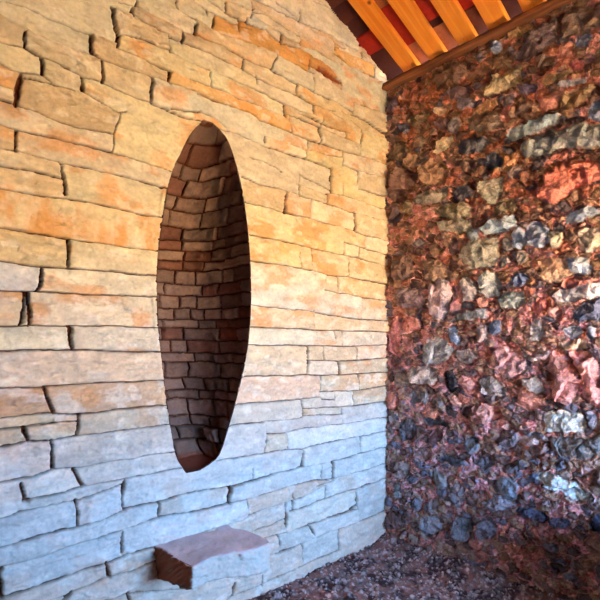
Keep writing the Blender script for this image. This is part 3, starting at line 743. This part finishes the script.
# ================================================================ LEDGE STONE
def build_ledge():
    """block of limestone projecting from the foot of the pale wall"""
    x0, x1, y0, zt = -2.000, -1.500, -.335, .527
    nx, ny, nz = 90, 64, 34
    bm = bmesh.new()
    def P(u, v, w):   # u along the wall, v out of the wall (0..1), w up
        zb_l = .345 + .075 * v; zb_r = .372
        # outline of the top: back edge shorter on the right, front corner rounded
        xl = x0 - .02 * (1 - v) + .012 * math.sin(v * 7) * .5
        xr = -1.565 + .065 * math.sin(min(v * 1.25, 1) * math.pi / 2)
        if v > .8: xr -= .03 * ((v - .8) / .2) ** 2
        x = xl + (xr - xl) * u
        y = .02 + (y0 - .02 + .02 * math.sin(u * 6) - .018 * u) * v
        zb = zb_l * (1 - u) + zb_r * u
        z = zb + (zt + .006 * math.sin(u * 5) - zb) * w
        return Vector((x, y, z))
    cache = {}
    def vert(i, j, k):
        q = (i, j, k)
        if q not in cache:
            p = P(i / nx, j / ny, k / nz)
            # break the arrises and roughen the faces
            eu = min(i, nx - i) / nx * .48; ev = (ny - j) / ny * .34; ew = min(k, nz - k) / nz * .15
            es = sorted((eu, ev, ew))
            c = Vector((-1.75, -.15, .44)); r = .012
            if es[1] < r: p += (c - p).normalized() * (r - es[1]) * .55
            a = np.array([p.x * 12 + p.z * 5]); b = np.array([p.y * 12 + p.z * 16])
            nv = (float(fbm(a, b, 5, 71)[0]) - .5) * .034 + (float(fbm(a * 4, b * 4, 3, 73)[0]) - .5) * .010
            d = Vector((0, 0, 0))
            if j == ny: d.y = -1
            if i == 0: d.x = -1
            if i == nx: d.x = 1
            if k == nz: d.z = .45
            if k == 0: d.z = -1
            p += d * nv
            cache[q] = bm.verts.new(p)
        return cache[q]
    for i in range(nx):
        for j in range(ny):
            for k in (0, nz): bm.faces.new([vert(i, j, k), vert(i+1, j, k), vert(i+1, j+1, k), vert(i, j+1, k)])
    for i in range(nx):
        for k in range(nz):
            for j in (0, ny): bm.faces.new([vert(i, j, k), vert(i+1, j, k), vert(i+1, j, k+1), vert(i, j, k+1)])
    for j in range(ny):
        for k in range(nz):
            for i in (0, nx): bm.faces.new([vert(i, j, k), vert(i, j+1, k), vert(i, j+1, k+1), vert(i, j, k+1)])
    bmesh.ops.recalc_face_normals(bm, faces=bm.faces)
    co = np.array([v.co[:] for v in bm.verts]); fs = [[w.index for w in f.verts] for f in bm.faces] if False else None
    bm.verts.index_update(); fs = np.array([[w.index for w in f.verts] for f in bm.faces])
    nrm = np.array([v.normal[:] for v in bm.verts]); bm.free()
    col = lin((208, 198, 182)) * np.ones((len(co), 3))
    # mottled pinkish top, lightened against grazing light; left end browned as painted shade
    tn = fbm(co[:, 0] * 9, co[:, 1] * 9, 4, 72); up = sstep(.5, .8, nrm[:, 2]); 
    tread = lin((222, 198, 196)) * (1 + .5 * (tn - .5))[:, None]; col = mix(col, tread, up)
    endf = sstep(.5, .8, -nrm[:, 0]); col = mix(col, lin((150, 84, 56)) * np.ones_like(col), endf)
    o = obj_from('stone_step', co, fs, M_LIME, col)
    tag(o, 'block of limestone with a mauve top lightened in colour against grazing light, projecting from the pale wall below the niche', 'stone step')
    return o

# ================================================================ ROOF
def build_roof():
    th = math.atan(SLOPE); run = -RIDGE_X; length = run / math.cos(th)
    # rafters, from where their edges meet the plate in the photograph
    edges = [((406,77),(422,70)), ((432,64),(448,57)), ((462,49.5),(478,42)), ((491,34),(510,25)), ((526,17),(546,7))]
    LAB = ['varnished orange pine rafter closest to the pale stone wall', 'varnished orange pine rafter second from the pale stone wall',
           'varnished orange pine rafter in the middle of the five', 'varnished orange pine rafter second furthest from the pale stone wall',
           'varnished orange pine rafter furthest right, mostly cut off by the frame top']
    ys = []
    first = None
    dropr = .050
    for (a, b) in edges:
        ya = roof_point(*a, drop=dropr)[1]; yb = roof_point(*b, drop=dropr)[1]; ys.append((min(ya, yb), max(ya, yb)))
    print('RAFTERS', [(round(a, 3), round(b, 3), round(b - a, 3)) for a, b in ys])
    w = sum(b - a for a, b in ys) / 5
    pitch = (sum(ys[4]) - sum(ys[0])) / 8
    mids = [sum(y) / 2 for y in ys]
    hh = dropr
    for k, m in enumerate(mids):
        if first is None:
            bm = bmesh.new(); box_mesh(bm, -length, .02, -w / 2, w / 2, -hh * math.cos(th), -.001)
            bmesh.ops.bevel(bm, geom=[e for e in bm.edges], offset=.004, segments=2, affect='EDGES')
            o = bm_obj('rafter', bm, M_RAFTER); first = o
        else:
            o = first.copy(); C.objects.link(o)
        o.location = (0, m, PLATE_Z); o.rotation_euler = (0, th, 0)
        tag(o, LAB[k], 'rafter', 'pine rafters under the tiled ceiling')
    # ceiling: flat terracotta tiles laid between the rafters, one mesh
    # tile rows: measured breaks along the slope (x), colours
    red, dark, tan, brown = (158, 44, 34), (74, 38, 36), (160, 100, 70), (98, 54, 44)
    strips = []
    ms = [mids[0] - pitch if pitch > 0 else 0] 
    cent = [0.5 * (0 + ys[0][1])] + [0.5 * (ys[k][0] + ys[k + 1][1]) for k in range(4)] + [mids[4] + (mids[4] - mids[3]) / 2]
    seams = [0.02] + [mids[k] for k in range(5)] + [mids[4] + pitch, mids[4] + 2 * pitch, mids[4] + 3 * pitch]
    brk = {0: [((388,78),dark),((368,57),red),((354,40),dark),((343,26),dark),((330,12),brown)],
           1: [((430,64),tan),((410,45),red),((380,10),tan)],
           2: [((456,45),tan),((435,28),dark),((430,22),red)],
           3: [((485,35),brown),((466,10),red)],
           4: [((512,20),dark)], 5: [((560,0),dark)], 6: [((575,0),red)], 7: [((600,0),brown)]}
    rr = random.Random(5)
    verts = []; faces = []; cols = []
    def slab(xa, xb, ya, yb, c):
        g = .004; dz = rr.uniform(-.004, .004); tl = rr.uniform(-.006, .006)
        b = len(verts)
        for (z0) in (0, .028):
            for (x, y) in ((xa, ya + g), (xb, ya + g), (xb, yb - g), (xa, yb - g)):
                zz = PLATE_Z - SLOPE * x + z0 + dz + (tl if x == xa else 0) + .004
                verts.append((x, y, zz)); cols.append(lin(c) * rr.uniform(.85, 1.12))
        for q in ((3,2,1,0),(4,5,6,7),(0,1,5,4),(1,2,6,5),(2,3,7,6),(3,0,4,7)): faces.append([b + k for k in q])
    for s in range(8):
        ya, yb = seams[s + 1], seams[s]
        # gather x positions of the lower end of each tile
        xs_ = []
        for (p, c) in brk[s]:
            x = roof_point(*p)[0]; xs_.append((x, c))
        xs_.sort(key=lambda q: -q[0])
        xcur = .02; L = .33
        seq = []
        for i, (x, c) in enumerate(xs_):
            nxt = xs_[i + 1][0] if i + 1 < len(xs_) else None
            lo = xcur
            hi = (nxt + x) / 2 if False else (nxt if nxt is not None else x - L)
            seq.append((lo, min(hi, lo - .05), c)); xcur = min(hi, lo - .05)
        while xcur > RIDGE_X:
            seq.append((xcur, xcur - L, rr.choice((red, dark, tan, brown, red)))); xcur -= L
        for lo, hi, c in seq: slab(hi + .003, lo - .003, ya, yb, c)
    # backing deck above the tiles and the far slope
    def quad(pts, c):
        b = len(verts); verts.extend(pts); cols.extend([lin(c)] * len(pts)); faces.append(list(range(b, b + len(pts))))
    t = .036
    A = PLATE_Z + t; Rz = PLATE_Z - SLOPE * RIDGE_X + t
    quad([(.25, .3, A - SLOPE * .25), (.25, -3.75, A - SLOPE * .25), (RIDGE_X, -3.75, Rz), (RIDGE_X, .3, Rz)], dark)
    quad([(RIDGE_X, .3, Rz), (RIDGE_X, -3.75, Rz), (-4.65, -3.75, Rz - SLOPE * 2.45), (-4.65, .3, Rz - SLOPE * 2.45)], brown)
    for q in (0, 1):
        pass
    o = obj_from('ceiling', np.array([tuple(map(float, v)) for v in verts]), faces, M_TILE, np.array(cols), smooth=False)
    struct(o, 'sloping ceiling of red, tan and dark terracotta tiles between the rafters')
    # roof outer skin
    bm = bmesh.new()
    for (xa, xb) in ((.3, RIDGE_X), (RIDGE_X, -4.7)):
        za = float(roof_z(xa)) + .06; zb = float(roof_z(xb)) + .06
        p = [(xa, .4, za), (xa, -4.1, za), (xb, -4.1, zb), (xb, .4, zb)]
        lo = [bm.verts.new(q) for q in p]; hi = [bm.verts.new((q[0], q[1], q[2] + .15)) for q in p]
        bm.faces.new(lo); bm.faces.new(hi)
        for k in range(4): bm.faces.new([lo[k], lo[(k + 1) % 4], hi[(k + 1) % 4], hi[k]])
    struct(bm_obj('roof', bm, M_PLASTER), 'roof covering')

def build_plate():
    """rough timber plate along the top of the rubble wall"""
    n = 160; ring = 12
    ya, yb = .02, -3.45
    verts = []; faces = []
    for i in range(n + 1):
        y = ya + (yb - ya) * i / n
        for k in range(ring):
            a = 2 * math.pi * k / ring
            ex = math.copysign(abs(math.cos(a)) ** .45, math.cos(a)); ez = math.copysign(abs(math.sin(a)) ** .45, math.sin(a))
            nz = (float(fbm(np.array([y * 5.]), np.array([k * .9]), 4, 81)[0]) - .5)
            verts.append((-.035 + ex * (.055 + nz * .04), y, 3.690 + ez * (.022 + nz * .020) + .004 * math.sin(y * 6)))
    for i in range(n):
        for k in range(ring):
            a = i * ring + k; b = i * ring + (k + 1) % ring; faces.append([a, b, b + ring, a + ring])
    faces.append(list(range(ring))[::-1]); faces.append([n * ring + k for k in range(ring)])
    o = obj_from('wall_plate', verts, faces, M_PLATE, smooth=True)
    tag(o, 'rough brown timber plate running along the top of the rubble wall under the rafters', 'beam')

# ================================================================ BUILD
wl = build_pale_wall()
build_niche(wl)
build_rubble_wall()
fx, fy, fh = build_floor()
build_ledge()
build_roof()
build_plate()

def ground_z(x, y):
    i = min(len(fy) - 1, np.searchsorted(fy, y)); j = min(len(fx) - 1, np.searchsorted(fx, x)); return float(fh[max(i-1,0):i+2, max(j-1,0):j+2].min())
def floor_at(px, py):
    t = CAM[2] / ((py - PY) / F); a = (px - PX) / F
    return CAM[0] + t * (a * AX + BX), CAM[1] + t * (a * AY + BY)
def pebble(px, py, s, col, seed, label):
    x, y = floor_at(px, py)
    o = rock_mesh('pebble', s, s * .7, s * .55, seed, M_GROUND, col)
    o.location = (x, y, ground_z(x, y) + .001); o.rotation_euler = (0, 0, seed)
    tag(o, label, 'pebble', 'loose pebbles on the gravel floor')
pebble(398, 541, .022, (190, 180, 178), 3, 'pale pebble lying in the corner where the two stone walls meet')
pebble(303, 580, .020, (215, 210, 205), 5, 'white chip lying by the foot of the pale wall, left of the other pebbles')
pebble(326, 591, .012, (180, 176, 172), 6, 'small pale chip near the bottom edge of the floor, right of the white chip')
pebble(396, 567, .015, (186, 172, 180), 7, 'lavender grey chip on the gravel, upper one of the close pair in mid floor')
pebble(384, 580, .011, (190, 176, 184), 8, 'tiny pale chip on the gravel just below and left of the lavender grey chip')
pebble(421, 589, .019, (165, 120, 110), 9, 'pinkish brown pebble on the floor nearest the bottom of the picture')
pebble(441, 566, .013, (150, 120, 120), 10, 'small dull pebble on the floor close to the rubble wall')
pebble(420, 561, .014, (140, 110, 116), 12, 'small mauve pebble on the gravel between the corner and the dull pebble')

# the walls behind the camera, with the unglazed window that lights the room
WX0, WX1, WZ0, WZ1 = -1.62, -.22, .72, 2.00
YF = -3.5
bm = bmesh.new()
box_mesh(bm, -4.65, WX0, YF - .5, YF, -.3, 4.98 - 1.3); box_mesh(bm, WX1, .3, YF - .5, YF, -.3, PLATE_Z)
box_mesh(bm, WX0, WX1, YF - .5, YF, -.3, WZ0); box_mesh(bm, -.45, -.03, -2.02, -1.78, -.05, .69); box_mesh(bm, WX0, WX1, YF - .5, YF, WZ1, PLATE_Z)  # the low stub is added out of view to shade the rubble wall's foot
# gable triangle
v = [(-4.65, 3.55), (.3, PLATE_Z - .1), (.3, PLATE_Z), (RIDGE_X, float(roof_z(RIDGE_X)) + .05), (-4.65, float(roof_z(-4.65)) + .05)]
lo = [bm.verts.new((p[0], YF, p[1])) for p in v]; hi = [bm.verts.new((p[0], YF - .5, p[1])) for p in v]
bm.faces.new(lo); bm.faces.new(hi)
for k in range(5): bm.faces.new([lo[k], lo[(k+1) % 5], hi[(k+1) % 5], hi[k]])
struct(bm_obj('wall_front', bm, M_PLASTER), 'plastered wall behind the camera with an open window and an unseen low stub wall added to shade the corner')
bm = bmesh.new(); box_mesh(bm, -4.7, -4.4, -4.0, .35, -.3, 3.75); struct(bm_obj('wall_back', bm, M_PLASTER))
# thickness of the two stone walls, seen only from outside
bm = bmesh.new(); box_mesh(bm, .10, .45, -4.0, .4, -.3, PLATE_Z - .16); struct(bm_obj('wall_outer', bm, M_PLASTER), 'outer face of the rubble wall')
bm = bmesh.new()
v = [(-4.65, -.3), (.4, -.3), (.4, PLATE_Z - .2), (RIDGE_X, float(roof_z(RIDGE_X)) + .05), (-4.65, float(roof_z(-4.65)) + .05)]
lo = [bm.verts.new((p[0], 1.0, p[1])) for p in v]; hi = [bm.verts.new((p[0], 1.2, p[1])) for p in v]
bm.faces.new(lo); bm.faces.new(hi)
for k in range(5): bm.faces.new([lo[k], lo[(k+1) % 5], hi[(k+1) % 5], hi[k]])
struct(bm_obj('wall_gable', bm, M_PLASTER), 'outer face of the pale wall')
# ground outside
bm = bmesh.new(); q = [bm.verts.new(p) for p in ((-40, -60, -.1), (40, -60, -.1), (40, -4.0, -.1), (-40, -4.0, -.1))]; bm.faces.new(q)
struct(bm_obj('ground', bm, M_OUT), 'dry ochre ground outside the window')

# ================================================================ LIGHT
SKY = 55.0; SUN = 215.0
w = bpy.data.worlds.new('sky'); scene.world = w; w.use_nodes = True
bg = w.node_tree.nodes['Background']; bg.inputs[0].default_value = (.25, .49, .96, 1); bg.inputs[1].default_value = SKY
sl = bpy.data.lights.new('sun', 'SUN'); sl.energy = SUN; sl.angle = .01; sl.color = (1, .9, .76)
so = link(bpy.data.objects.new('sun', sl)); d = Vector((-.8, -.14, -.65)); so.rotation_euler = d.to_track_quat('-Z', 'Y').to_euler()
pl = bpy.data.lights.new('window_portal', 'AREA'); pl.shape = 'RECTANGLE'; pl.size = WX1 - WX0; pl.size_y = WZ1 - WZ0
pl.cycles.is_portal = True
pp = link(bpy.data.objects.new('window_portal', pl)); pp.location = ((WX0 + WX1) / 2, YF - .01, (WZ0 + WZ1) / 2)
pp.rotation_euler = Vector((0, 1, 0)).to_track_quat('-Z', 'Y').to_euler()

# ================================================================ CAMERA
cd = bpy.data.cameras.new('camera'); co = link(bpy.data.objects.new('camera', cd))
cd.sensor_fit = 'HORIZONTAL'; cd.sensor_width = 36; cd.lens = F / 600 * 36
cd.shift_y = (PY - 300) / 600
cd.clip_start = .02
co.location = CAM
yaw = math.atan2(BY, BX)
co.rotation_euler = (math.pi / 2, 0, yaw - math.pi / 2)
scene.camera = co
scene.view_settings.view_transform = 'Standard'; scene.view_settings.look = 'None'
scene.view_settings.gamma = 1; scene.view_settings.use_curve_mapping = False
scene.view_settings.exposure = 0.18
scene.cycles.use_denoising = True; scene.cycles.sample_clamp_indirect = 0
scene.cycles.max_bounces = 10; scene.cycles.diffuse_bounces = 8
